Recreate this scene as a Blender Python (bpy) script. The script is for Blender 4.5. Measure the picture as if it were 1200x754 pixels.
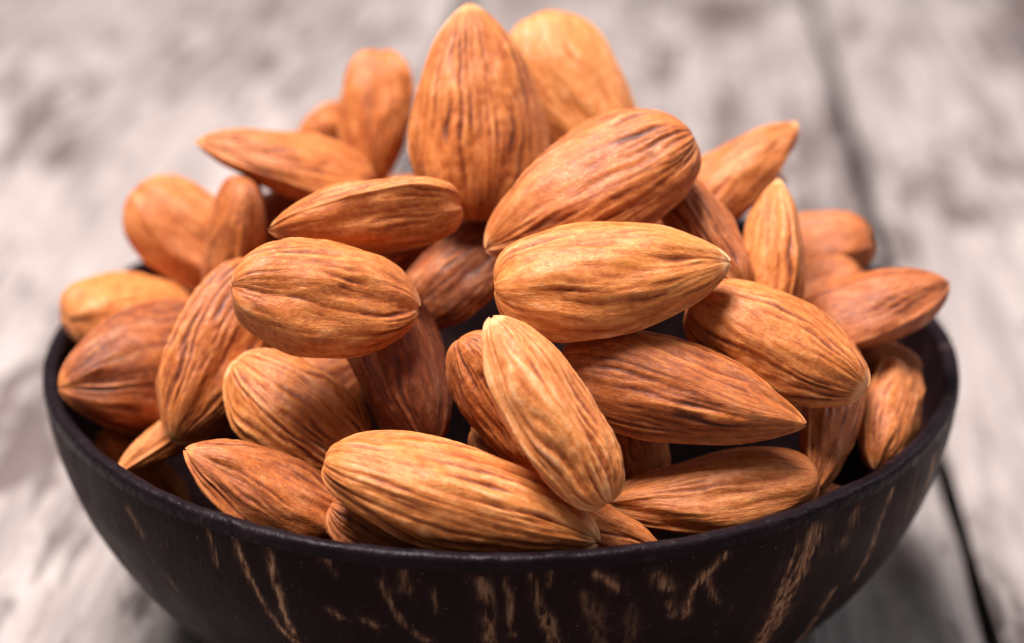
import bpy, math
import numpy as np
from mathutils import Matrix, Vector

# ------------------------------------------------------------------ scene, camera, light
sc = bpy.context.scene
for o in list(bpy.data.objects):
    bpy.data.objects.remove(o, do_unlink=True)
col = sc.collection
sc.view_settings.view_transform = 'Standard'
sc.view_settings.look = 'None'
sc.view_settings.exposure = 0.0
sc.view_settings.gamma = 1.0
sc.view_settings.use_curve_mapping = False
sc.render.engine = 'CYCLES'
sc.cycles.use_denoising = True
sc.cycles.max_bounces = 8
sc.cycles.diffuse_bounces = 2

cam_data = bpy.data.cameras.new('camera')
cam_data.sensor_width = 36.0
cam_data.lens = 75.0
cam_data.clip_start = 0.01
cam_data.clip_end = 20.0
cam_data.dof.use_dof = True
cam_data.dof.focus_distance = 0.2300
cam_data.dof.aperture_fstop = 12.0
cam_data.dof.aperture_blades = 0
cam = bpy.data.objects.new('camera', cam_data)
cam.location = (0.0, -0.25, 0.14927)
cam.rotation_euler = (math.pi / 2 - 0.40131, 0.0, -0.00545)
col.objects.link(cam)
sc.camera = cam

world = bpy.data.worlds.new('World')
sc.world = world
world.use_nodes = True
bg = world.node_tree.nodes['Background']
bg.inputs[0].default_value = (1.0, 0.96, 0.94, 1)
bg.inputs[1].default_value = 0.12


def area_lamp(name, loc, target, size, size_y, power, colour):
    d = bpy.data.lights.new(name, 'AREA')
    d.shape = 'RECTANGLE'
    d.size, d.size_y = size, size_y
    d.energy = power
    d.color = colour
    o = bpy.data.objects.new(name, d)
    o.location = loc
    o.rotation_euler = (Vector(target) - Vector(loc)).to_track_quat('-Z', 'Y').to_euler()
    col.objects.link(o)


area_lamp('window_softbox', (-0.17, 0.04, 0.80), (0, 0, 0.05), 0.38, 0.38, 17.5, (1.0, 0.955, 0.915))
area_lamp('side_softbox', (0.70, 0.25, 0.50), (0, 0, 0.05), 0.30, 0.30, 1.6, (0.92, 0.94, 1.0))


# ------------------------------------------------------------------ helpers
class Noise:
    """gradient noise in 3D, vectorised"""
    def __init__(self, seed):
        r = np.random.default_rng(seed)
        self.p = np.concatenate([r.permutation(256)] * 3)
        g = r.normal(size=(256, 3))
        self.g = g / np.linalg.norm(g, axis=1, keepdims=True)

    def __call__(self, x, y, z):
        xi, yi, zi = np.floor(x).astype(int), np.floor(y).astype(int), np.floor(z).astype(int)
        xf, yf, zf = x - xi, y - yi, z - zi
        f = lambda t: t * t * t * (t * (t * 6 - 15) + 10)
        u, v, w = f(xf), f(yf), f(zf)
        xi, yi, zi = xi & 255, yi & 255, zi & 255
        p, g = self.p, self.g
        r = 0
        for dx in (0, 1):
            wx = u if dx else 1 - u
            for dy in (0, 1):
                wy = v if dy else 1 - v
                for dz in (0, 1):
                    wz = w if dz else 1 - w
                    h = p[p[p[xi + dx] + yi + dy] + zi + dz]
                    gv = g[h]
                    r = r + wx * wy * wz * (gv[..., 0] * (xf - dx) + gv[..., 1] * (yf - dy) + gv[..., 2] * (zf - dz))
        return r


def mesh_object(name, verts, faces, mat, parent=None, smooth=True, attrs=None):
    me = bpy.data.meshes.new(name)
    verts = np.asarray(verts, np.float32)
    faces = [np.asarray(f, np.int32) for f in faces]
    idx = np.concatenate([f.ravel() for f in faces])
    tot = np.concatenate([np.full(len(f), f.shape[1], np.int32) for f in faces])
    start = np.concatenate([[0], np.cumsum(tot)[:-1]]).astype(np.int32)
    me.vertices.add(len(verts))
    me.vertices.foreach_set('co', verts.ravel())
    me.loops.add(len(idx))
    me.loops.foreach_set('vertex_index', idx.astype(np.int32))
    me.polygons.add(len(tot))
    me.polygons.foreach_set('loop_start', start)
    me.polygons.foreach_set('loop_total', tot)
    me.update(calc_edges=True)
    me.validate()
    me.polygons.foreach_set('use_smooth', np.full(len(me.polygons), smooth, dtype=bool))
    for k, v in (attrs or {}).items():
        v = np.asarray(v, np.float32)
        if v.ndim == 1:
            me.attributes.new(k, 'FLOAT', 'POINT').data.foreach_set('value', v)
        else:
            me.attributes.new(k, 'FLOAT_VECTOR', 'POINT').data.foreach_set('vector', v.ravel())
    me.materials.append(mat)
    o = bpy.data.objects.new(name, me)
    col.objects.link(o)
    o.parent = parent
    return o


class Nodes:
    def __init__(self, name):
        self.m = bpy.data.materials.new(name)
        self.m.use_nodes = True
        self.t = self.m.node_tree
        self.b = self.t.nodes['Principled BSDF']

    def new(self, kind, **kw):
        n = self.t.nodes.new(kind)
        for k, v in kw.items():
            setattr(n, k, v)
        return n

    def put(self, sock, v):
        if isinstance(v, bpy.types.NodeSocket):
            self.t.links.new(v, sock)
        else:
            sock.default_value = v

    def math(self, op, a, b=None, c=None, clamp=False):
        n = self.new('ShaderNodeMath', operation=op, use_clamp=clamp)
        for i, v in enumerate((a, b, c)):
            if v is not None:
                self.put(n.inputs[i], v)
        return n.outputs[0]

    def vmul(self, a, v):
        n = self.new('ShaderNodeVectorMath', operation='MULTIPLY')
        self.put(n.inputs[0], a)
        self.put(n.inputs[1], v)
        return n.outputs[0]

    def noise(self, vec, scale, detail=3.0, rough=0.55, dist=0.0):
        n = self.new('ShaderNodeTexNoise')
        self.put(n.inputs['Vector'], vec)
        n.inputs['Scale'].default_value = scale
        n.inputs['Detail'].default_value = detail
        n.inputs['Roughness'].default_value = rough
        n.inputs['Distortion'].default_value = dist
        return n.outputs['Fac']

    def ramp(self, fac, stops):
        n = self.new('ShaderNodeValToRGB')
        e = n.color_ramp.elements
        while len(e) < len(stops):
            e.new(0.5)
        for x, (p, c) in zip(e, stops):
            x.position = p
            x.color = tuple(c) + (1,) if len(c) == 3 else c
        self.put(n.inputs[0], fac)
        return n.outputs[0]

    def mix(self, fac, a, b, mode='MIX'):
        n = self.new('ShaderNodeMix', data_type='RGBA', blend_type=mode)
        self.put(n.inputs[0], fac)
        for s, v in ((n.inputs[6], a), (n.inputs[7], b)):
            if isinstance(v, tuple) and len(v) == 3:
                v = v + (1,)
            self.put(s, v)
        return n.outputs[2]

    def range(self, v, a, b, c=0.0, d=1.0, smooth=True):
        n = self.new('ShaderNodeMapRange', interpolation_type='SMOOTHSTEP' if smooth else 'LINEAR')
        self.put(n.inputs[0], v)
        for i, x in enumerate((a, b, c, d)):
            n.inputs[i + 1].default_value = x
        return n.outputs[0]

    def attr(self, name, kind='GEOMETRY'):
        return self.new('ShaderNodeAttribute', attribute_name=name, attribute_type=kind)

    def bump(self, height, strength, dist, normal=None):
        n = self.new('ShaderNodeBump')
        n.inputs['Strength'].default_value = strength
        n.inputs['Distance'].default_value = dist
        self.put(n.inputs['Height'], height)
        if normal is not None:
            self.put(n.inputs['Normal'], normal)
        return n.outputs[0]


# ------------------------------------------------------------------ materials
def almond_material():
    k = Nodes('almond_skin')
    groove = k.attr('groove').outputs['Fac']
    grain = k.attr('grain').outputs['Vector']
    tone = k.attr('tone', 'OBJECT').outputs['Fac']      # 0 dark red-brown .. 1 pale golden
    red = k.attr('red', 'OBJECT').outputs['Fac']
    streak = k.noise(k.vmul(grain, (1, 1, 0.30)), 6.0, 4.0, 0.6)
    fine = k.noise(k.vmul(grain, (1, 1, 1.5)), 24.0, 3.0, 0.6)
    patch = k.noise(grain, 1.5, 2.0, 0.5)
    v = k.math('MULTIPLY', groove, 0.86)
    v = k.math('MULTIPLY_ADD', streak, 0.20, v)
    v = k.math('MULTIPLY_ADD', fine, 0.24, v)
    v = k.math('MULTIPLY_ADD', patch, 0.26, v)
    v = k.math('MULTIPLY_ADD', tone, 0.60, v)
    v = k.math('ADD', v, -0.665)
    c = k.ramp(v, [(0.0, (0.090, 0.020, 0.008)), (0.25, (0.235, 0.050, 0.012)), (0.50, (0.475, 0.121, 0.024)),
                   (0.75, (0.70, 0.232, 0.056)), (1.0, (0.88, 0.43, 0.200))])
    c = k.mix(k.math('MULTIPLY', red, k.range(patch, 0.3, 0.7), clamp=True), c, (0.34, 0.095, 0.055))
    dust = k.math('MULTIPLY', k.range(k.noise(grain, 5.0, 5.0, 0.7), 0.46, 0.72), k.range(groove, 0.35, 0.8, 0.05, 0.30))
    c = k.mix(dust, c, (0.82, 0.43, 0.21))
    k.put(k.b.inputs['Base Color'], c)
    k.put(k.b.inputs['Roughness'], k.range(fine, 0.3, 0.7, 0.60, 0.42))
    k.b.inputs['Specular IOR Level'].default_value = 0.32
    k.b.inputs['Sheen Weight'].default_value = 0.04
    k.b.inputs['Sheen Roughness'].default_value = 0.45
    k.b.inputs['Sheen Tint'].default_value = (1.0, 0.86, 0.76, 1)
    h = k.math('MULTIPLY_ADD', fine, 0.5, streak)
    k.put(k.b.inputs['Normal'], k.bump(h, 0.55, 0.00028))
    return k.m


def shell_material():
    k = Nodes('dark_coconut_shell')
    st = k.attr('streak').outputs['Fac']
    obj = k.new('ShaderNodeTexCoord').outputs['Object']
    n1 = k.noise(k.vmul(obj, (1, 1, 0.16)), 1700.0, 4.0, 0.65)
    n2 = k.noise(obj, 160.0, 4.0, 0.6)
    n3 = k.noise(k.vmul(obj, (1, 1, 0.25)), 420.0, 3.0, 0.6)
    base = k.ramp(n2, [(0.30, (0.0085, 0.0038, 0.0045)), (0.60, (0.0150, 0.0065, 0.0078)), (0.8, (0.050, 0.021, 0.018))])
    fibre = k.ramp(n1, [(0.25, (0.10, 0.040, 0.022)), (0.5, (0.30, 0.155, 0.085)), (0.75, (0.52, 0.33, 0.20))])
    m = k.math('MULTIPLY', st, k.range(n1, 0.34, 0.60, 0.10, 1.2), clamp=True)
    faint = k.math('MULTIPLY', k.range(n3, 0.60, 0.76), k.range(n2, 0.45, 0.62))
    base = k.mix(k.math('MULTIPLY', faint, 0.75), base, (0.17, 0.075, 0.045))
    speck = k.range(k.noise(obj, 2300.0, 2.0, 0.5), 0.70, 0.78, 0.0, 0.5)
    k.put(k.b.inputs['Base Color'], k.mix(speck, k.mix(m, base, fibre), (0.30, 0.24, 0.22)))
    k.put(k.b.inputs['Roughness'], k.range(n2, 0.3, 0.7, 0.44, 0.60))
    k.b.inputs['Specular IOR Level'].default_value = 0.06
    k.b.inputs['Specular Tint'].default_value = (1.0, 0.72, 0.74, 1)
    k.put(k.b.inputs['Normal'], k.bump(k.math('MULTIPLY_ADD', n2, 0.6, k.math('MULTIPLY', n1, 0.35)), 0.5, 0.0005))
    return k.m


def rim_material():
    k = Nodes('polished_shell_rim')
    obj = k.new('ShaderNodeTexCoord').outputs['Object']
    n = k.noise(obj, 240.0, 4.0, 0.6)
    k.put(k.b.inputs['Base Color'], k.ramp(n, [(0.3, (0.0060, 0.0034, 0.0048)), (0.62, (0.0115, 0.0064, 0.0088)), (0.8, (0.06, 0.033, 0.026))]))
    k.put(k.b.inputs['Roughness'], k.range(n, 0.3, 0.7, 0.34, 0.5))
    k.b.inputs['Specular IOR Level'].default_value = 0.10
    k.b.inputs['Specular Tint'].default_value = (1.0, 0.85, 0.95, 1)
    k.put(k.b.inputs['Normal'], k.bump(k.math('MULTIPLY_ADD', k.noise(obj, 900.0, 3.0, 0.6), 0.4, n), 0.7, 0.0006))
    return k.m


def wood_material():
    k = Nodes('worn_whitewashed_wood')
    obj = k.new('ShaderNodeTexCoord').outputs['Object']
    seed = k.attr('seed', 'OBJECT').outputs['Fac']
    off = k.new('ShaderNodeCombineXYZ')
    k.put(off.inputs[0], seed)
    k.put(off.inputs[1], seed)
    add = k.new('ShaderNodeVectorMath', operation='ADD')
    k.put(add.inputs[0], obj)
    k.put(add.inputs[1], off.outputs[0])
    p = add.outputs[0]
    lon = k.vmul(p, (1, 0.055, 1))
    grain = k.noise(lon, 330.0, 5.0, 0.65, 0.4)
    band = k.noise(lon, 120.0, 5.0, 0.65, 0.5)
    flake = k.noise(k.vmul(p, (1, 0.30, 1)), 150.0, 5.0, 0.65, 0.6)
    wear = k.noise(k.vmul(p, (1, 0.36, 1)), 62.0, 5.0, 0.62, 0.8)
    big = k.noise(k.vmul(p, (1, 0.5, 1)), 13.0, 3.0, 0.5)
    paint = k.ramp(k.math('MULTIPLY_ADD', grain, 0.35, k.math('MULTIPLY', band, 0.65)),
                   [(0.36, (0.20, 0.165, 0.163)), (0.50, (0.385, 0.325, 0.314)), (0.62, (0.515, 0.447, 0.432))])
    wood = k.ramp(grain, [(0.3, (0.050, 0.034, 0.036)), (0.55, (0.135, 0.098, 0.094)), (0.75, (0.25, 0.19, 0.17))])
    w = k.math('MULTIPLY_ADD', flake, 0.55, k.math('MULTIPLY', wear, 0.30))
    w = k.math('MULTIPLY_ADD', band, 0.65, w)
    w = k.math('MULTIPLY_ADD', big, 0.40, w)
    m = k.range(w, 0.93, 1.06)
    m = k.math('MAXIMUM', m, k.math('MULTIPLY', k.attr('stain_shadow').outputs['Fac'], k.range(flake, 0.3, 0.6, 0.6, 1.2)), clamp=True)
    k.put(k.b.inputs['Base Color'], k.mix(k.math('MULTIPLY', m, 0.95), paint, wood))
    k.b.inputs['Roughness'].default_value = 0.72
    k.b.inputs['Specular IOR Level'].default_value = 0.25
    k.put(k.b.inputs['Normal'], k.bump(k.math('SUBTRACT', grain, m), 0.7, 0.0012))
    return k.m


M_ALMOND, M_SHELL, M_RIM, M_WOOD = almond_material(), shell_material(), rim_material(), wood_material()

# ------------------------------------------------------------------ the table of painted planks
RIM_R, RIM_Z = 0.0575, 0.041
SHELL_C = 0.0455      # how deep the shell's ellipsoid is

table = bpy.data.objects.new('table_top', None)
table['kind'] = 'structure'
table.rotation_euler = (0, 0, -math.atan(0.064))
table.location = (0.066, 0.0, 0.0)
col.objects.link(table)


# bare, darker patches in the whitewash, plus the bowl's painted shadow: x, y, half width, half length, strength
STAINS_AND_SHADOW = [
    (-0.0251, 0.3155, 0.0104, 0.0199, 1.1),
    (0.0161, 0.1775, 0.0029, 0.0143, 1.1),
    (0.0336, 0.2232, 0.0024, 0.0296, 0.7),
    (0.0126, 0.2565, 0.0029, 0.0223, 0.5),
    (-0.1493, 0.3174, 0.0047, 0.0129, 0.9),
    (-0.117, 0.2842, 0.0049, 0.0165, 0.7),
    (-0.1541, 0.2543, 0.0034, 0.03, 0.4),
    (-0.1701, 0.1865, 0.0041, 0.0175, 0.45),
    (-0.2037, 0.2709, 0.0048, 0.0175, 0.35),
    (-0.0812, 0.3214, 0.0094, 0.0232, 0.6),
    (-0.0587, 0.2598, 0.0042, 0.0303, 0.5),
    (-0.0199, 0.2776, 0.0026, 0.0321, 0.3),
    (-0.0018, 0.2211, 0.002, 0.0394, 0.55),
    (-0.0008, 0.1684, 0.0021, 0.0213, 0.6),
    (-0.0099, 0.0134, 0.0042, 0.0111, 0.9),  # right of the bowl: its cast shadow painted into the plank colour
    (-0.0126, -0.0007, 0.0035, 0.0068, 0.5),
    (-0.1268, -0.0074, 0.0016, 0.0066, 0.5),
    (-0.1335, 0.0112, 0.0012, 0.0074, 0.35),
    (-0.1424, 0.0321, 0.0018, 0.0112, 0.3),
    (-0.1187, -0.007, 0.0014, 0.0066, 0.4),
    (0.0073, 0.0588, 0.0022, 0.0127, 0.4),
    (0.0046, 0.027, 0.0025, 0.008, 0.35),
    (0.0144, 0.0791, 0.0014, 0.0106, 0.3),
    (0.0046, 0.0071, 0.0012, 0.0047, 0.4),
]


def plank(x0, x1, seed):
    y0, y1, depth = -0.35, 1.05, 0.022
    nz = Noise(seed)
    nx, ny = 44, 360
    # across: bevelled worn edges
    w = x1 - x0
    e = 0.0016
    xs = np.concatenate([[0, e * .3, e], np.linspace(e * 2.2, w - e * 2.2, nx), [w - e, w - e * .3, w]]) + x0
    drop = np.concatenate([[e * 1.2, e * .45, e * .12], np.zeros(nx), [e * .12, e * .45, e * 1.2]])
    ys = np.linspace(y0, y1, ny)
    X, Y = np.meshgrid(xs, ys)
    edge = np.exp(-np.minimum(X - x0, x1 - X) / 0.003)
    Z = -drop[None, :] - 0.0009 * np.abs(nz(X * 60, Y * 9, 0 * X)) - 0.0006 * np.abs(nz(X * 260, Y * 22, 0 * X + 3))
    Z = Z - edge * 0.0016 * np.clip(nz(X * 0 + seed, Y * 40, 0 * X) + .2, 0, 1)
    Xw = X + np.where(X - x0 < w / 2, 1, -1) * edge * 0.0009 * nz(X * 0 + seed + .5, Y * 25, 0 * X)
    n = len(xs)
    top = np.stack([Xw, Y, Z], -1).reshape(-1, 3)
    bot = top.copy()
    bot[:, 2] = -depth
    V = np.concatenate([top, bot])
    i = np.arange((ny - 1) * n).reshape(ny - 1, n)[:, :-1].ravel()
    q = np.stack([i, i + 1, i + n + 1, i + n], 1)
    N = len(top)
    sides = []
    for a in (np.arange(ny) * n, np.arange(ny) * n + n - 1):
        sides.append(np.stack([a[:-1], a[1:], a[1:] + N, a[:-1] + N], 1))
    for a in (np.arange(n), np.arange(n) + (ny - 1) * n):
        sides.append(np.stack([a[:-1], a[1:], a[1:] + N, a[:-1] + N], 1))
    sides[0] = sides[0][:, ::-1]
    sides[3] = sides[3][:, ::-1]
    stain_shadow = np.zeros(len(V))
    wob = nz(V[:, 0] * 90, V[:, 1] * 60, 0 * V[:, 0] + 7) * 0.5
    for (sx, sy, rx, ry, amt) in STAINS_AND_SHADOW:
        dd = np.hypot((V[:, 0] - sx) / rx, (V[:, 1] - sy) / ry) + wob
        stain_shadow = np.maximum(stain_shadow, amt * np.clip(1.6 - dd, 0, 1))
    o = mesh_object('plank', V, [q, q[:, ::-1] + N] + sides, M_WOOD, table, attrs={'stain_shadow': stain_shadow})
    o['seed'] = seed * 1.37
    return o


g = 0.0022
edges = [-0.62, -0.47, -0.39, -0.262, -0.098, 0.0, 0.128, 0.262, 0.40, 0.55]
for s, (a, b) in enumerate(zip(edges[:-1], edges[1:])):
    plank(a + g / 2, b - g / 2, s + 3)

# ------------------------------------------------------------------ the coconut shell bowl
STREAKS = [
    ([(-2.1559, 0.04089), (-2.1404, 0.03476)], 0.000235, 0.6),
    ([(-2.0929, 0.03995), (-2.0576, 0.03274), (-2.0204, 0.02794), (-1.9916, 0.02595)], 0.000282, 0.75),
    ([(-2.0271, 0.04143), (-2.0091, 0.03639), (-2.0027, 0.0306), (-1.989, 0.02571)], 0.000329, 0.85),
    ([(-1.7944, 0.03769), (-1.7811, 0.03503), (-1.7446, 0.03175), (-1.7062, 0.02983)], 0.000282, 0.45),
    ([(-1.7459, 0.03886), (-1.7443, 0.03651)], 0.000517, 0.4),
    ([(-1.6094, 0.03849), (-1.5961, 0.03467), (-1.5875, 0.02914)], 0.000611, 0.4),
    ([(-1.5648, 0.03872), (-1.5586, 0.03635), (-1.5504, 0.03106)], 0.000282, 0.35),
    ([(-1.5187, 0.03898), (-1.5026, 0.03571), (-1.478, 0.02893)], 0.000282, 0.5),
    ([(-1.4911, 0.03964), (-1.4861, 0.03774)], 0.000235, 0.4),
    ([(-1.3975, 0.03881), (-1.3779, 0.03784), (-1.3575, 0.03638)], 0.000423, 0.55),
    ([(-1.2801, 0.03743), (-1.261, 0.03569)], 0.000705, 0.4),
    ([(-1.2579, 0.03394), (-1.2389, 0.03166)], 0.000423, 0.3),
    ([(-1.1434, 0.03857), (-1.1797, 0.03668), (-1.2077, 0.03481), (-1.215, 0.03134)], 0.000376, 0.8),
    ([(-1.1743, 0.03572), (-1.1461, 0.03202)], 0.000282, 0.45),
    ([(-0.9335, 0.03805), (-0.9683, 0.03187), (-0.9822, 0.02564), (-0.9798, 0.02167)], 0.001128, 0.6),
    ([(-0.9205, 0.03747), (-0.9518, 0.03297), (-0.9766, 0.02785)], 0.000235, 0.95),
    ([(-0.9805, 0.03698), (-0.9991, 0.03153), (-0.9964, 0.02409)], 0.000282, 0.7),
    ([(-0.7022, 0.0382), (-0.7336, 0.03324), (-0.7385, 0.02646)], 0.000376, 0.55),
    ([(-0.4949, 0.03787), (-0.4974, 0.03353), (-0.5069, 0.02829)], 0.000423, 0.6),
    ([(-0.8129, 0.02715), (-0.8216, 0.02169), (-0.7541, 0.01525)], 0.000517, 0.45),
    ([(-0.8214, 0.03836), (-0.8522, 0.03432)], 0.000658, 0.22),
    ([(-2.3895, 0.03706), (-2.3528, 0.0345)], 0.00047, 0.25),
    ([(-2.307, 0.0298), (-2.2939, 0.02832)], 0.000329, 0.35),
    ([(-1.8992, 0.0397), (-1.8761, 0.03783)], 0.000376, 0.3),
    ([(-1.8973, 0.0326), (-1.8748, 0.0319)], 0.000423, 0.45),
    ([(-1.8306, 0.03189), (-1.8115, 0.03133)], 0.000376, 0.4),
    ([(-1.6919, 0.03721), (-1.6909, 0.03384)], 0.000235, 0.25),
    ([(-1.4114, 0.03587), (-1.3774, 0.02935)], 0.000752, 0.18),
    ([(-1.3286, 0.0341), (-1.3148, 0.02874)], 0.000658, 0.14),
    ([(-1.4893, 0.03395), (-1.4601, 0.02911)], 0.000376, 0.35),
]
bowl = bpy.data.objects.new('coconut_bowl', None)
bowl['label'] = 'dark polished coconut shell bowl with tan fibre streaks, heaped with almonds'
bowl['category'] = 'bowl'
col.objects.link(bowl)


def lathe(profile, nth, wob, seed):
    prof = np.array(profile)
    th = np.linspace(0, 2 * np.pi, nth, endpoint=False)
    nz = Noise(seed)
    r = prof[:, 0][:, None] + 0 * th[None]
    z = prof[:, 1][:, None] + 0 * th[None]
    cx, cy = np.cos(th)[None] + 0 * r, np.sin(th)[None] + 0 * r
    d = nz(cx * 1.6, cy * 1.6, z * 40) * wob + nz(cx * 9, cy * 9, z * 160) * wob * .16
    edge = np.clip((r - 0.004) / 0.01, 0, 1)
    r = r + d * edge
    V = np.stack([r * cx, r * cy, z + 0.25 * d * edge], -1).reshape(-1, 3)
    m = len(prof)
    i = np.arange(m - 1)[:, None] * nth + np.arange(nth)[None]
    j = np.arange(m - 1)[:, None] * nth + (np.arange(nth)[None] + 1) % nth
    F = np.stack([i, j, j + nth, i + nth], -1).reshape(-1, 4)
    return V, F, th, r, z


LIP = 0.0018                         # thickness of the wall at the lip
BAND = 0.0012                        # height of the rim band
zs_out = np.linspace(0.0, RIM_Z - BAND, 110)
outer = [(RIM_R * math.sqrt(1 - ((RIM_Z - z) / SHELL_C) ** 2), z) for z in zs_out]
Ri, Ci = RIM_R - LIP, 0.0395
zs_in = np.linspace(RIM_Z - BAND, RIM_Z - Ci + 1e-5, 50)
inner = [(max(0.0002, Ri * math.sqrt(max(0, 1 - ((RIM_Z - z) / Ci) ** 2))), z) for z in zs_in]
prof = [(0.0002, 0.0)] + outer + inner
V, F, th, r, z = lathe(prof, 1080, 0.0005, 5)
# light fibre streaks left in the dark shell: distance to each strand, measured on the outside
A = np.arctan2(V[:, 1], V[:, 0])
Zv = V[:, 2]
RR = np.hypot(V[:, 0], V[:, 1])
is_out = np.zeros(len(prof), bool)
is_out[1:1 + len(outer)] = True
is_out = np.repeat(is_out, 1080)
nzs = Noise(77)
wx = nzs(A * 9, Zv * 260, 0 * A) * 0.0007 + nzs(A * 40, Zv * 900, 0 * A + 4) * 0.0003
wv = 1 + 0.9 * nzs(A * 30, Zv * 420, 0 * A + 9)
st = np.zeros(len(V))
for pts, hw, amt in STREAKS:
    best = np.full(len(V), 1.0)
    for (a0, z0), (a1, z1) in zip(pts[:-1], pts[1:]):
        ax, ay = (A - a0) * RR + wx, (Zv - z0) * 1.25
        bx, by = (a1 - a0) * 0.055, (z1 - z0) * 1.25
        t = np.clip((ax * bx + ay * by) / (bx * bx + by * by + 1e-12), 0, 1)
        best = np.minimum(best, np.hypot(ax - bx * t, ay - by * t))
    ww = hw * np.clip(wv, 0.35, 2.0)
    st = np.maximum(st, min(1.0, amt * 1.25) * np.maximum(np.clip(1.5 - best / ww, 0, 1), 0.14 * np.clip(1.3 - best / (2.6 * ww), 0, 1)))
st *= is_out
shell = mesh_object('shell', V - 0, [F], M_SHELL, bowl, attrs={'streak': st})
# rim band: rounded lip on top of the shell
R0 = RIM_R * math.sqrt(1 - (BAND / SHELL_C) ** 2)
R1 = Ri * math.sqrt(1 - (BAND / Ci) ** 2)
mid = (R0 + R1) / 2
lipp = [(R0 + 0.0001, RIM_Z - BAND - 0.0003)]
for a in np.linspace(0, math.pi, 17):
    c, s = math.cos(a), math.sin(a)
    lipp.append((mid + math.copysign(abs(c) ** 0.75, c) * (LIP / 2 + 0.00008), RIM_Z - 0.0010 + 0.0011 * abs(s) ** 0.8))
lipp.append((R1 - 0.0001, RIM_Z - BAND - 0.0003))
V, F, *_ = lathe(lipp, 720, 0.0004, 5)
nr = Noise(31)
V[:, 2] += nr(V[:, 0] * 180, V[:, 1] * 180, 0 * V[:, 0]) * 0.00035 + nr(V[:, 0] * 600, V[:, 1] * 600, 0 * V[:, 0]) * 0.00014
mesh_object('rim', V, [F], M_RIM, bowl)

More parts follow.
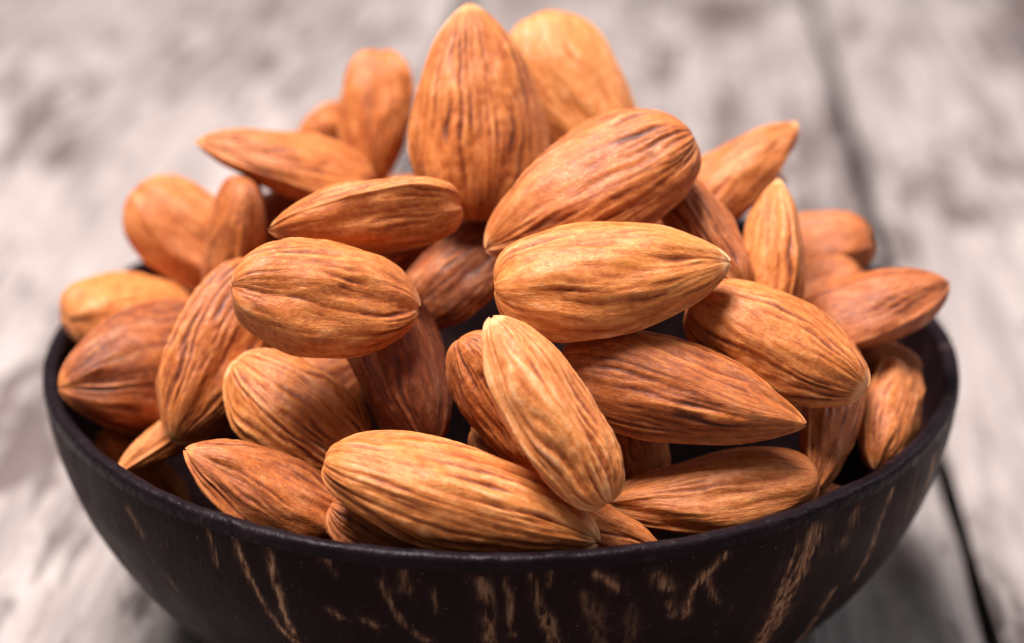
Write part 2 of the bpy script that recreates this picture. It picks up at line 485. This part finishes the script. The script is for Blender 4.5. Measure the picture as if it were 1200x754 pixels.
# ------------------------------------------------------------------ the almonds
def almond_mesh_data(L, W, T, seed, nu, nv, tip=0.62, blunt=0.38, rough=1.0):
    rng = np.random.default_rng(seed)
    nz, n2 = Noise(seed * 7 + 1), Noise(seed * 7 + 2)
    u = np.linspace(0, 1, nu)
    s = (1 - np.cos(np.pi * u)) / 2
    s = np.clip(s, 0.0006, 0.9994)
    pr = lambda a, b: s ** a * (1 - s) ** b / ((a / (a + b)) ** a * (b / (a + b)) ** b)
    w = pr(blunt, tip)
    t = pr(blunt * 1.02, tip * 0.92)
    th = np.linspace(0, 2 * np.pi, nv, endpoint=False)
    # even spacing along the arc of the cross section
    fine = np.linspace(0, 2 * np.pi, 2001)
    arc = np.concatenate([[0], np.cumsum(np.hypot(np.diff(np.cos(fine) * W), np.diff(np.sin(fine) * T)))])
    psi = np.linspace(0, 2 * np.pi, nv, endpoint=False)
    th = np.interp(psi / (2 * np.pi) * arc[-1], arc, fine)
    S, TH = np.meshgrid(s, th, indexing='ij')
    PS = np.meshgrid(s, psi, indexing='ij')[1]
    w, t = w[:, None], t[:, None]
    cs, sn = np.cos(TH), np.sin(TH)
    asym = rng.uniform(-.10, .10)
    bend = rng.uniform(-.06, .06)
    dome = rng.uniform(-.10, .10)
    y = w * cs * W / 2 * (1 + asym * np.sign(cs) * cs * cs)
    zz = t * np.sign(sn) * np.abs(sn) ** 1.20 * T / 2 * (1 + dome * sn)
    y = y + bend * W * (4 * (S - .5) ** 2 - .4) * 0.5
    x = (S - .5) * L
    P = np.stack([x, y, zz], -1)
    # normals of the smooth form
    du = np.gradient(P, axis=0)
    dv = np.roll(P, -1, 1) - np.roll(P, 1, 1)
    N = np.cross(dv, du)
    N = N / (np.linalg.norm(N, axis=-1, keepdims=True) + 1e-12)
    N *= np.sign((N * np.stack([x * .2, y, zz], -1)).sum(-1).mean())
    cx, cy = np.cos(PS), np.sin(PS)
    warp = n2(cx * 1.2, cy * 1.2, S * 1.8) * 0.42 + n2(cx * 3, cy * 3, S * 4.5) * 0.13 + n2(cx * 8, cy * 8, S * 13) * 0.035
    PW = PS + warp
    cw, sw = np.cos(PW), np.sin(PW)

    def furrows(n, width, shift, f):
        d = np.abs(((PW * n / (2 * np.pi) + shift + .5) % 1) - .5)       # 0 on the furrow, .5 on the crest
        strength = np.clip(.22 + 2.3 * nz(cw * f + shift * 9, sw * f, S * 3.6 + shift), 0, 1.15)
        return np.exp(-(d / width) ** 2) * strength, np.cos(d * 2 * np.pi) * (.35 + .65 * strength)

    n1 = int(rng.integers(21, 31))
    fa, ca = furrows(n1, rng.uniform(.10, .15), .17, 2.4)
    fb, cb = furrows(n1 + int(rng.integers(9, 15)), .16, .63, 3.4)
    fc, cc_ = furrows(n1 * 3, .22, .4, 6.0)
    c = nz(cw * 11 + 40, sw * 11, S * 10.0)
    d = nz(cx * 5 + 60, cy * 5, S * 24.0)                               # short cross wrinkles
    pit = nz(cx * 15 + 80, cy * 15, S * 42.0)                           # fine grainy skin
    lump = n2(cx * 1.2 + 9, cy * 1.2, S * 2.2 + 3)
    dent = n2(cx * 2.4 + 19, cy * 2.4, S * 4.5 + 3)
    amp = rough * (0.30 + 1.2 * np.clip(n2(cx * 1.3 + 3, cy * 1.3, S * 2.6) * 1.7 + .42, 0, 1))
    fade = np.clip(w / 0.60, 0, 1) ** 1.6                               # the lines die out towards both ends
    amp = amp * fade
    disp = (-fa * 0.00012 - ca * 0.00005 - fb * 0.00009 - cb * 0.00004 - fc * 0.00006) * amp
    disp = disp + (c * 0.00009 + d * 0.00008) * amp + pit * 0.00004 * fade + (lump * 0.0010 + dent * 0.00045) * (.3 + .7 * fade)
    seam = np.exp(-(((TH + np.pi) % (2 * np.pi) - np.pi) / 0.09) ** 2) + 0.6 * np.exp(-((TH - np.pi) / 0.09) ** 2)
    seam = seam * np.clip((S - .05) / .2, 0, 1)
    disp = disp + seam * 0.00032
    P = P + N * disp[..., None]
    groove = 0.66 + (-0.44 * fa - 0.30 * fb - 0.16 * fc - 0.09 * ca - 0.05 * cb) * np.clip(amp, 0, 1.5)
    groove = groove + 0.30 * c + 0.30 * pit + 0.16 * d + seam * .22 + 0.12 * lump
    groove = np.clip(groove + 0.5 * np.clip((S - .955) / .03, 0, 1), 0, 1)
    grain = np.stack([cw * 1.0, sw * 1.0, S * 1.6 + seed], -1)
    V = P.reshape(-1, 3)
    i = np.arange(nu - 1)[:, None] * nv + np.arange(nv)[None]
    j = np.arange(nu - 1)[:, None] * nv + (np.arange(nv)[None] + 1) % nv
    F = np.stack([i, i + nv, j + nv, j], -1).reshape(-1, 4)
    # close both ends
    nV = len(V)
    V = np.concatenate([V, V[:nv].mean(0)[None], V[-nv:].mean(0)[None]])
    q = np.arange(nv)
    q2 = (q + 1) % nv
    C0 = np.stack([np.full(nv, nV), q, q2], 1)
    C1 = np.stack([np.full(nv, nV + 1), q2 + nV - nv, q + nV - nv], 1)
    groove = np.concatenate([groove.ravel(), [.4, .6]])
    grain = np.concatenate([grain.reshape(-1, 3), [[0, 0, seed], [0, 0, 1.6 + seed]]])
    return V, [F, C0, C1], groove, grain


GROUP = 'almonds heaped in the bowl'
# label, centre, axes (round end to tip, across, flat side), length, width, thickness, tone (lowered for some in shade), red, tip sharpness, relief
ALMONDS = [
    ('large upright almond at the peak of the heap, pointed tip up, broad face to us', (-0.0032, -0.00567, 0.07273), ((-0.0359, -0.9935, 0.1082), (0.4902, -0.1119, -0.8644), (0.8708, 0.022, 0.4911)), 0.02627, 0.01603, 0.00925, 0.56, 0.1, 0.7, 1.4),
    ('pale blurred almond leaning behind the peak almond, rounded end up', (0.0099, 0.00825, 0.06986), ((0.5009, 0.8636, 0.0567), (-0.4619, 0.3222, -0.8263), (-0.7319, 0.3877, 0.5604)), 0.02487, 0.01392, 0.00919, 0.84, 0.15, 0.62, 0.5),
    ('small upright almond with a dark side crease, just left of the peak almond', (-0.01675, 0.01709, 0.06395), ((-0.0977, 0.8094, -0.579), (-0.4997, -0.543, -0.6748), (-0.8607, 0.2234, 0.4575)), 0.01952, 0.01171, 0.00756, 0.52, 0.05, 0.66, 0.9),
    ('blurred almond mostly hidden behind the small upright almond left of the peak', (-0.02112, 0.02634, 0.05444), ((0.287, 0.6578, 0.6964), (0.4887, 0.5247, -0.697), (-0.8239, 0.5404, -0.1709)), 0.02331, 0.01165, 0.0082, 0.6, 0.2, 0.62, 0.7),
    ('almond jutting out left near the top of the heap, tip pointing left into the air', (-0.02697, 0.00539, 0.06275), ((-0.9351, 0.1515, 0.3204), (-0.1795, -0.982, -0.0594), (0.3056, -0.1131, 0.9454)), 0.02335, 0.01261, 0.00781, 0.55, 0.2, 0.74, 0.8),
    ('almond lying edge-on below the peak almond, pale tip pointing left', (-0.01534, -0.02221, 0.06534), ((-0.9818, 0.0687, -0.1771), (-0.1807, -0.6247, 0.7597), (-0.0585, 0.7779, 0.6257)), 0.02196, 0.01186, 0.00773, 0.55, 0.1, 0.66, 0.6),
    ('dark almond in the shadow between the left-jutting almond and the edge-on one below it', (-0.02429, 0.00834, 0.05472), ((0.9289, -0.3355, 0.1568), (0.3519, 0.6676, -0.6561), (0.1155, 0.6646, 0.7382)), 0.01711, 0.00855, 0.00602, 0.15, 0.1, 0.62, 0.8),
    ('blurred almond at the far left back of the heap, leaning over the bowl rim', (-0.03922, 0.00681, 0.05154), ((0.7556, 0.6216, 0.2068), (-0.3256, 0.6303, -0.7048), (-0.5684, 0.4652, 0.6786)), 0.02091, 0.01255, 0.00736, 0.56, 0.2, 0.62, 0.3),
    ('narrow almond standing on edge in the shadow below the left-jutting almond', (-0.03367, -0.00232, 0.0524), ((-0.1612, 0.2299, -0.9598), (-0.211, -0.958, -0.194), (-0.9641, 0.1713, 0.203)), 0.02147, 0.01202, 0.00756, 0.4, 0.1, 0.62, 0.8),
    ('plump wide almond lying level at left centre, on top of its neighbours', (-0.01921, -0.03312, 0.06014), ((0.9507, 0.0308, 0.3085), (0.22, 0.6341, -0.7413), (-0.2184, 0.7726, 0.5961)), 0.02095, 0.01341, 0.00848, 0.56, 0.1, 0.5, 0.9),
    ('pale golden almond against the left inner wall of the bowl, behind the dark round one', (-0.04561, -0.0004, 0.04424), ((0.7471, -0.5707, 0.3408), (0.6286, 0.7733, -0.0831), (-0.2161, 0.2763, 0.9365)), 0.02096, 0.01467, 0.00922, 0.7, 0.05, 0.62, 0.5),
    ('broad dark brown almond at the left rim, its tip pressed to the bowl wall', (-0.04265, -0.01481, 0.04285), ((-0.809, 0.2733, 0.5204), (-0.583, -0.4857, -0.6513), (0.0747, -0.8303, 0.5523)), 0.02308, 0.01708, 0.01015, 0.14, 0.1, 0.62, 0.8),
    ('deeply ridged almond standing diagonally at left, pointed end down near the rim', (-0.03285, -0.02193, 0.04848), ((-0.411, 0.7148, 0.5658), (-0.6964, 0.1544, -0.7009), (-0.5884, -0.6821, 0.4343)), 0.02417, 0.01353, 0.00851, 0.46, 0.08, 0.62, 1.8),
    ('thin sliver of an almond poking down to the rim below the diagonal ridged almond', (-0.03835, -0.02446, 0.03939), ((-0.6033, 0.6208, -0.5007), (-0.78, -0.5903, 0.2079), (-0.1665, 0.516, 0.8403)), 0.01828, 0.00731, 0.00483, 0.62, 0.0, 0.62, 0.7),
    ('tiny corner of an almond just inside the rim at lower left', (-0.04345, -0.01656, 0.02927), ((0.4901, 0.3163, 0.8123), (0.3303, 0.795, -0.5088), (-0.8067, 0.5177, 0.2852)), 0.01852, 0.00778, 0.00587, 0.6, 0.0, 0.62, 0.7),
    ('almond sunk behind the front left rim, tip pointing up left', (-0.02572, -0.04254, 0.04126), ((-0.8679, -0.2356, 0.4373), (-0.0068, -0.8746, -0.4847), (0.4967, -0.4237, 0.7575)), 0.01949, 0.01092, 0.00686, 0.4, 0.25, 0.66, 0.8),
    ('plump golden almond with fanning ridges below the plump level almond at left centre', (-0.02305, -0.031, 0.04504), ((-0.7412, -0.6713, -0.0029), (0.533, -0.5858, -0.6105), (0.4082, -0.454, 0.792)), 0.02032, 0.01219, 0.00823, 0.7, 0.05, 0.48, 1.5),
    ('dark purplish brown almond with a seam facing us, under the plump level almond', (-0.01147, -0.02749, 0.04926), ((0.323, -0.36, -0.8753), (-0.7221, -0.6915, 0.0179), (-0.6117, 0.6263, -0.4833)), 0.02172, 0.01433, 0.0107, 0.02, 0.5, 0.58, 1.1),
    ('shadowed almond slanting in the deep gap below the peak almond', (-0.00368, -0.01092, 0.05574), ((0.7315, -0.6267, -0.2686), (0.4107, 0.7194, -0.5602), (0.5443, 0.2995, 0.7836)), 0.02059, 0.01071, 0.00725, 0.08, 0, 0.62, 1),  # low tone: the gap's shade is put into the skin colour
    ('large reddish almond right of the peak, tip pointing down left', (0.0102, -0.01932, 0.0674), ((-0.8775, 0.4411, -0.1884), (-0.2073, -0.7029, -0.6804), (-0.4325, -0.558, 0.7082)), 0.02696, 0.0151, 0.00997, 0.52, 0.22, 0.62, 1.4),
    ('small pinkish almond with a hollow face, tucked beside the large reddish almond', (0.02373, -0.01725, 0.06211), ((0.485, 0.724, 0.4905), (-0.6994, 0.6579, -0.2795), (-0.525, -0.2075, 0.8254)), 0.01728, 0.00899, 0.00578, 0.42, 0.3, 0.58, 1.2),
    ('big pale golden almond lying level at the middle of the heap', (0.01215, -0.03242, 0.06251), ((0.9944, -0.1047, -0.0129), (0.0699, 0.7461, -0.6622), (0.079, 0.6576, 0.7492)), 0.02591, 0.01373, 0.00957, 0.72, 0, 0.62, 0.8),
    ('almond at upper right with its tip pointing up right, standing against the background', (0.02911, -0.00113, 0.06335), ((0.7695, -0.4564, -0.4467), (0.2911, 0.8732, -0.3908), (0.5685, 0.1707, 0.8048)), 0.01924, 0.01039, 0.00677, 0.58, 0.1, 0.66, 0.6),
    ('upright orange almond with a pale edge, tip up, at the right of the heap', (0.03157, -0.01575, 0.05761), ((0.1329, -0.3711, -0.919), (0.4734, 0.8384, -0.2701), (0.8708, -0.3992, 0.2871)), 0.01934, 0.01238, 0.00783, 0.7, 0.05, 0.74, 0.8),
    ('blurred reddish almond at the right back of the heap', (0.03799, 0.00703, 0.04906), ((-0.9457, 0.0886, -0.3128), (0.1158, -0.8072, -0.5788), (-0.3038, -0.5836, 0.7531)), 0.02045, 0.01104, 0.00756, 0.42, 0.25, 0.58, 0.3),
    ('almond lying across the right rim, tip pointing right, purplish on its lower side', (0.04476, -0.01426, 0.05081), ((0.9454, -0.1393, -0.2947), (0.1354, 0.9902, -0.0338), (0.2965, -0.008, 0.955)), 0.01872, 0.01273, 0.00824, 0.3, 0.35, 0.62, 0.7),
    ('sliver of an almond between the blurred right back almond and the one across the rim', (0.03666, -0.00265, 0.04545), ((-0.8304, 0.352, -0.4318), (-0.0152, -0.7892, -0.614), (-0.5569, -0.5033, 0.6607)), 0.01998, 0.01039, 0.00703, 0.5, 0.2, 0.62, 0.5),
    ('oval golden brown almond at right centre, sloping down right', (0.03073, -0.03253, 0.05418), ((0.856, 0.5159, -0.0326), (-0.4111, 0.6412, -0.6479), (-0.3133, 0.568, 0.761)), 0.02175, 0.01175, 0.00842, 0.6, 0.05, 0.48, 1.1),
    ('long brown almond below the big pale one, sharp tip pointing right', (0.01968, -0.0379, 0.05069), ((0.9576, 0.2779, -0.0766), (-0.2401, 0.6221, -0.7452), (-0.1594, 0.732, 0.6624)), 0.02765, 0.01161, 0.00827, 0.34, 0.15, 0.74, 0.9),
    ('pale ribbed almond slanting at front centre, tip up left, rounded end down', (0.00519, -0.04707, 0.0531), ((-0.5295, -0.7144, 0.4575), (0.4506, -0.6937, -0.5619), (0.7188, -0.0913, 0.6892)), 0.02305, 0.0106, 0.0073, 0.84, 0.15, 0.52, 1.7),
    ('thin dark almond half hidden behind the slanting ribbed almond at front centre', (8e-05, -0.03788, 0.04908), ((0.5442, 0.7823, -0.3031), (-0.3585, -0.1099, -0.927), (-0.7585, 0.6131, 0.2207)), 0.01768, 0.00884, 0.0056, 0.4, 0.05, 0.62, 1),
    ('longest almond, lying along the front rim with its tip pointing right', (-0.00441, -0.0494, 0.04343), ((0.9573, 0.2778, 0.0797), (-0.1779, 0.784, -0.5948), (-0.2277, 0.5552, 0.7999)), 0.03013, 0.01205, 0.00902, 0.7, 0.05, 0.52, 1.5),
    ('smooth almond lying on the front right rim, tip pointing left', (0.02357, -0.04054, 0.03996), ((-0.9928, 0.0789, -0.09), (-0.0281, -0.8847, -0.4652), (-0.1164, -0.4594, 0.8806)), 0.02303, 0.0099, 0.0073, 0.64, 0.25, 0.5, 0.6),
    ('small almond standing upright under the oval one at right, lit edge facing right', (0.03765, -0.03003, 0.04441), ((-0.2399, 0.5397, 0.8069), (-0.862, 0.264, -0.4328), (-0.4466, -0.7994, 0.4019)), 0.02139, 0.00941, 0.0064, 0.38, 0.15, 0.62, 1),
    ('almond with a bright ridge standing at the right inner wall of the bowl', (0.04569, -0.02354, 0.04078), ((-0.3288, -0.6327, -0.7011), (-0.8526, -0.1203, 0.5084), (-0.4061, 0.765, -0.4999)), 0.01585, 0.00856, 0.00614, 0.56, 0.2, 0.52, 1.1),
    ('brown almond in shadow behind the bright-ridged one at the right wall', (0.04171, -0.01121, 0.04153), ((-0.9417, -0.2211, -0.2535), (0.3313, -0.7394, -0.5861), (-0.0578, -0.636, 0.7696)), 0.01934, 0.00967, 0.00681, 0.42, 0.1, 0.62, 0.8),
    ('almond mostly hidden under the slanting ribbed almond at the front rim', (0.00899, -0.04577, 0.03762), ((0.9613, 0.2625, 0.0835), (-0.1635, 0.7878, -0.5939), (-0.2217, 0.5573, 0.8002)), 0.01713, 0.00857, 0.00603, 0.48, 0.05, 0.62, 0.9),
    ('almond mostly hidden under the left end of the longest almond at the rim', (-0.00982, -0.0469, 0.03661), ((0.8798, 0.4162, 0.2297), (-0.1973, 0.7593, -0.62), (-0.4325, 0.5002, 0.7502)), 0.01959, 0.00881, 0.00621, 0.5, 0.15, 0.62, 0.9),
    ('almond end showing beyond the right end of the smooth almond on the rim', (0.03176, -0.03777, 0.03498), ((0.9019, -0.4296, -0.0444), (0.3736, 0.8276, -0.419), (0.2167, 0.3613, 0.9069)), 0.01635, 0.00817, 0.00576, 0.45, 0.15, 0.62, 0.8),
    ('shadowed almond glimpsed between the slanting ribbed almond and the smooth one', (0.01455, -0.03422, 0.03979), ((0.1729, 0.9482, 0.2664), (-0.4549, 0.3168, -0.8323), (-0.8736, 0.0227, 0.4861)), 0.01815, 0.00908, 0.00639, 0.42, 0.05, 0.62, 0.9),
]


def add_almond(i, label, loc, rot, L, W, T, tone, red, tip, relief, res=(96, 144)):
    V, F, gr, gn = almond_mesh_data(L, W, T, 11 + i, res[0], res[1], tip=tip, rough=relief)
    o = mesh_object('almond', V, F, M_ALMOND, attrs={'groove': gr, 'grain': gn})
    m = Matrix(rot).to_4x4()
    m.translation = Vector(loc)
    o.matrix_world = m
    o['label'] = label
    o['category'] = 'almond'
    o['group'] = GROUP
    o['tone'] = float(tone)
    o['red'] = float(red)
    return o


for i, a in enumerate(ALMONDS):
    add_almond(i, *a)

FILL = [
    ((0.01323, 0.0391, 0.03745), ((-0.3592, 0.7904, 0.4963), (-0.6855, -0.5843, 0.4344), (0.6333, -0.1842, 0.7516)), 0.0249, 0.01273, 0.00954),
    ((-0.0018, 0.0269, 0.06038), ((-0.1078, -0.7622, 0.6384), (0.402, -0.6207, -0.6731), (0.9093, 0.184, 0.3733)), 0.02427, 0.01335, 0.00897),
    ((-0.02356, 0.04006, 0.03593), ((-0.975, 0.2188, -0.0386), (-0.1257, -0.6866, -0.7161), (-0.1832, -0.6934, 0.6969)), 0.02165, 0.0119, 0.00877),
    ((0.02629, 0.02764, 0.03858), ((-0.6945, 0.7186, -0.0353), (-0.6806, -0.6402, 0.3562), (0.2334, 0.2714, 0.9337)), 0.02145, 0.01204, 0.00805),
    ((-0.00092, 0.04354, 0.05182), ((-0.6571, 0.297, 0.6929), (0.5048, -0.5093, 0.697), (0.5599, 0.8077, 0.1848)), 0.02215, 0.01185, 0.00864),
    ((0.01528, 0.00974, 0.05077), ((-0.2568, 0.2494, 0.9337), (0.828, -0.4415, 0.3456), (0.4984, 0.8619, -0.0932)), 0.02327, 0.01172, 0.00972),
    ((0.03776, 0.01146, 0.03799), ((-0.2137, -0.5436, 0.8117), (0.7961, -0.5785, -0.1778), (0.5662, 0.6082, 0.5563)), 0.02137, 0.01073, 0.00817),
    ((-0.03345, 0.0196, 0.04428), ((-0.0795, -0.7827, 0.6173), (0.6994, 0.3974, 0.594), (-0.7103, 0.479, 0.5158)), 0.02189, 0.01258, 0.00904),
    ((0.03294, 0.0276, 0.05286), ((-0.0285, 0.9967, 0.0757), (-0.8973, -0.0589, 0.4374), (0.4405, -0.0554, 0.8961)), 0.02153, 0.0114, 0.00898),
    ((0.02497, -0.02185, 0.04313), ((-0.9558, 0.2672, 0.1227), (-0.2695, -0.963, -0.0026), (0.1175, -0.0356, 0.9924)), 0.02309, 0.01163, 0.00904),
    ((0.01983, 0.02196, 0.05235), ((-0.3135, -0.2439, 0.9177), (0.5319, -0.8457, -0.0431), (0.7866, 0.4746, 0.3949)), 0.02404, 0.01215, 0.00889),
    ((-0.04184, 0.00421, 0.03365), ((-0.4531, -0.3195, 0.8322), (0.5482, -0.8361, -0.0224), (0.703, 0.4461, 0.554)), 0.02124, 0.01126, 0.00854),
    ((-0.00106, 0.00763, 0.05537), ((-0.904, 0.2948, -0.3096), (-0.2048, -0.9344, -0.2916), (-0.3752, -0.2002, 0.9051)), 0.02347, 0.01341, 0.00881),
    ((-0.02623, 0.03317, 0.04734), ((-0.0508, 0.4735, 0.8793), (-0.8964, 0.3666, -0.2492), (-0.4403, -0.8009, 0.4058)), 0.02308, 0.01274, 0.00888),
    ((-0.02096, -0.01928, 0.04236), ((-0.5937, 0.7282, 0.3425), (-0.8014, -0.4966, -0.3334), (-0.0727, -0.4724, 0.8784)), 0.0221, 0.01207, 0.00876),
    ((-0.01521, -0.00151, 0.05464), ((-0.6918, -0.7093, 0.1356), (0.3093, -0.1213, 0.9432), (-0.6526, 0.6944, 0.3033)), 0.02313, 0.01202, 0.0094),
    ((0.01653, 0.04206, 0.05073), ((-0.672, -0.4208, 0.6094), (0.7058, -0.6133, 0.3547), (0.2245, 0.6685, 0.7091)), 0.02178, 0.01145, 0.00787),
    ((-0.00595, 0.03095, 0.04376), ((-0.9989, -0.0461, -0.0074), (0.0362, -0.6664, -0.7448), (0.0294, -0.7442, 0.6673)), 0.02102, 0.01183, 0.00827),
    ((-0.02545, -0.00516, 0.04464), ((-0.2703, -0.3325, 0.9035), (-0.6225, -0.6556, -0.4275), (0.7345, -0.678, -0.0298)), 0.02288, 0.01147, 0.00907),
    ((-0.00889, 0.0409, 0.04143), ((-0.7651, 0.3768, 0.5222), (-0.2057, -0.9115, 0.3563), (0.6102, 0.1652, 0.7748)), 0.0225, 0.0125, 0.00883),
    ((0.0105, -0.00997, 0.05556), ((-0.8667, 0.2705, 0.4191), (-0.4398, -0.0179, -0.8979), (-0.2354, -0.9625, 0.1345)), 0.02248, 0.0113, 0.00816),
    ((-0.04226, 0.02546, 0.03574), ((-0.0304, -0.2106, 0.9771), (0.5538, -0.8173, -0.159), (0.8321, 0.5363, 0.1415)), 0.02153, 0.01235, 0.00786),
    ((0.00304, -0.0371, 0.03635), ((-0.5707, -0.1959, 0.7975), (0.2053, -0.9743, -0.0925), (0.7951, 0.1109, 0.5962)), 0.02162, 0.01201, 0.00841),
    ((0.04702, 0.00906, 0.03533), ((-0.099, -0.292, -0.9513), (-0.7914, -0.5564, 0.2532), (-0.6032, 0.7779, -0.176)), 0.02182, 0.01215, 0.00815),
    ((-0.01475, -0.03816, 0.03286), ((-0.0619, -0.8145, 0.5768), (0.8043, -0.3829, -0.4544), (0.591, 0.4359, 0.6788)), 0.02237, 0.0112, 0.00904),
    ((0.00997, 0.02391, 0.06468), ((-0.3771, -0.3332, -0.8642), (0.8987, 0.094, -0.4284), (0.2239, -0.9382, 0.264)), 0.02296, 0.01238, 0.00845),
    ((-0.00186, 0.01618, 0.07003), ((-0.1872, -0.9081, 0.3746), (0.7871, -0.3669, -0.4958), (0.5877, 0.2021, 0.7834)), 0.02237, 0.01187, 0.00895),
    ((0.00198, -0.02445, 0.04542), ((-0.2678, 0.6428, 0.7177), (-0.8296, -0.5326, 0.1674), (0.4899, -0.5506, 0.6759)), 0.02281, 0.01227, 0.00872),
    ((0.0439, 0.02098, 0.03352), ((-0.0291, 0.6669, -0.7446), (-0.5385, -0.638, -0.5503), (-0.8421, 0.385, 0.3777)), 0.02135, 0.01126, 0.00842),
    ((0.00931, 0.02241, 0.04805), ((-0.3181, 0.9377, -0.1397), (-0.9411, -0.3301, -0.0727), (-0.1143, 0.1083, 0.9875)), 0.02333, 0.01293, 0.00894),
    ((-0.01279, 0.01649, 0.05152), ((-0.1516, 0.7071, -0.6907), (-0.9381, 0.1172, 0.326), (0.3115, 0.6973, 0.6455)), 0.02388, 0.01334, 0.00877),
    ((-0.02962, 0.02861, 0.03568), ((-0.6773, 0.4978, 0.5417), (0.5363, -0.17, 0.8267), (0.5036, 0.8505, -0.1518)), 0.02108, 0.01067, 0.00827),
]
GLIMPSED = {
    9: 'speck of an almond in the dark behind the sharp tip of the long brown almond',
    11: 'dark almond glimpsed between the diagonal ridged almond and the plump golden one',
    14: 'brown almond showing between the plump golden almond and the dark purplish one',
    15: 'almond in shadow directly under the edge-on almond below the peak',
    22: 'shadowed almond showing just above the longest almond, below the thin dark one',
}
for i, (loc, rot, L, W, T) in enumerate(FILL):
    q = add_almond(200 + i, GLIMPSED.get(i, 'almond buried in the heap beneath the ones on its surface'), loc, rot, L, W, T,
                   0.12 + 0.2 * ((i * 37) % 10) / 10, 0.1, 0.62, 1.0, (48, 72))  # dark tones paint the shade of the gaps into these skins
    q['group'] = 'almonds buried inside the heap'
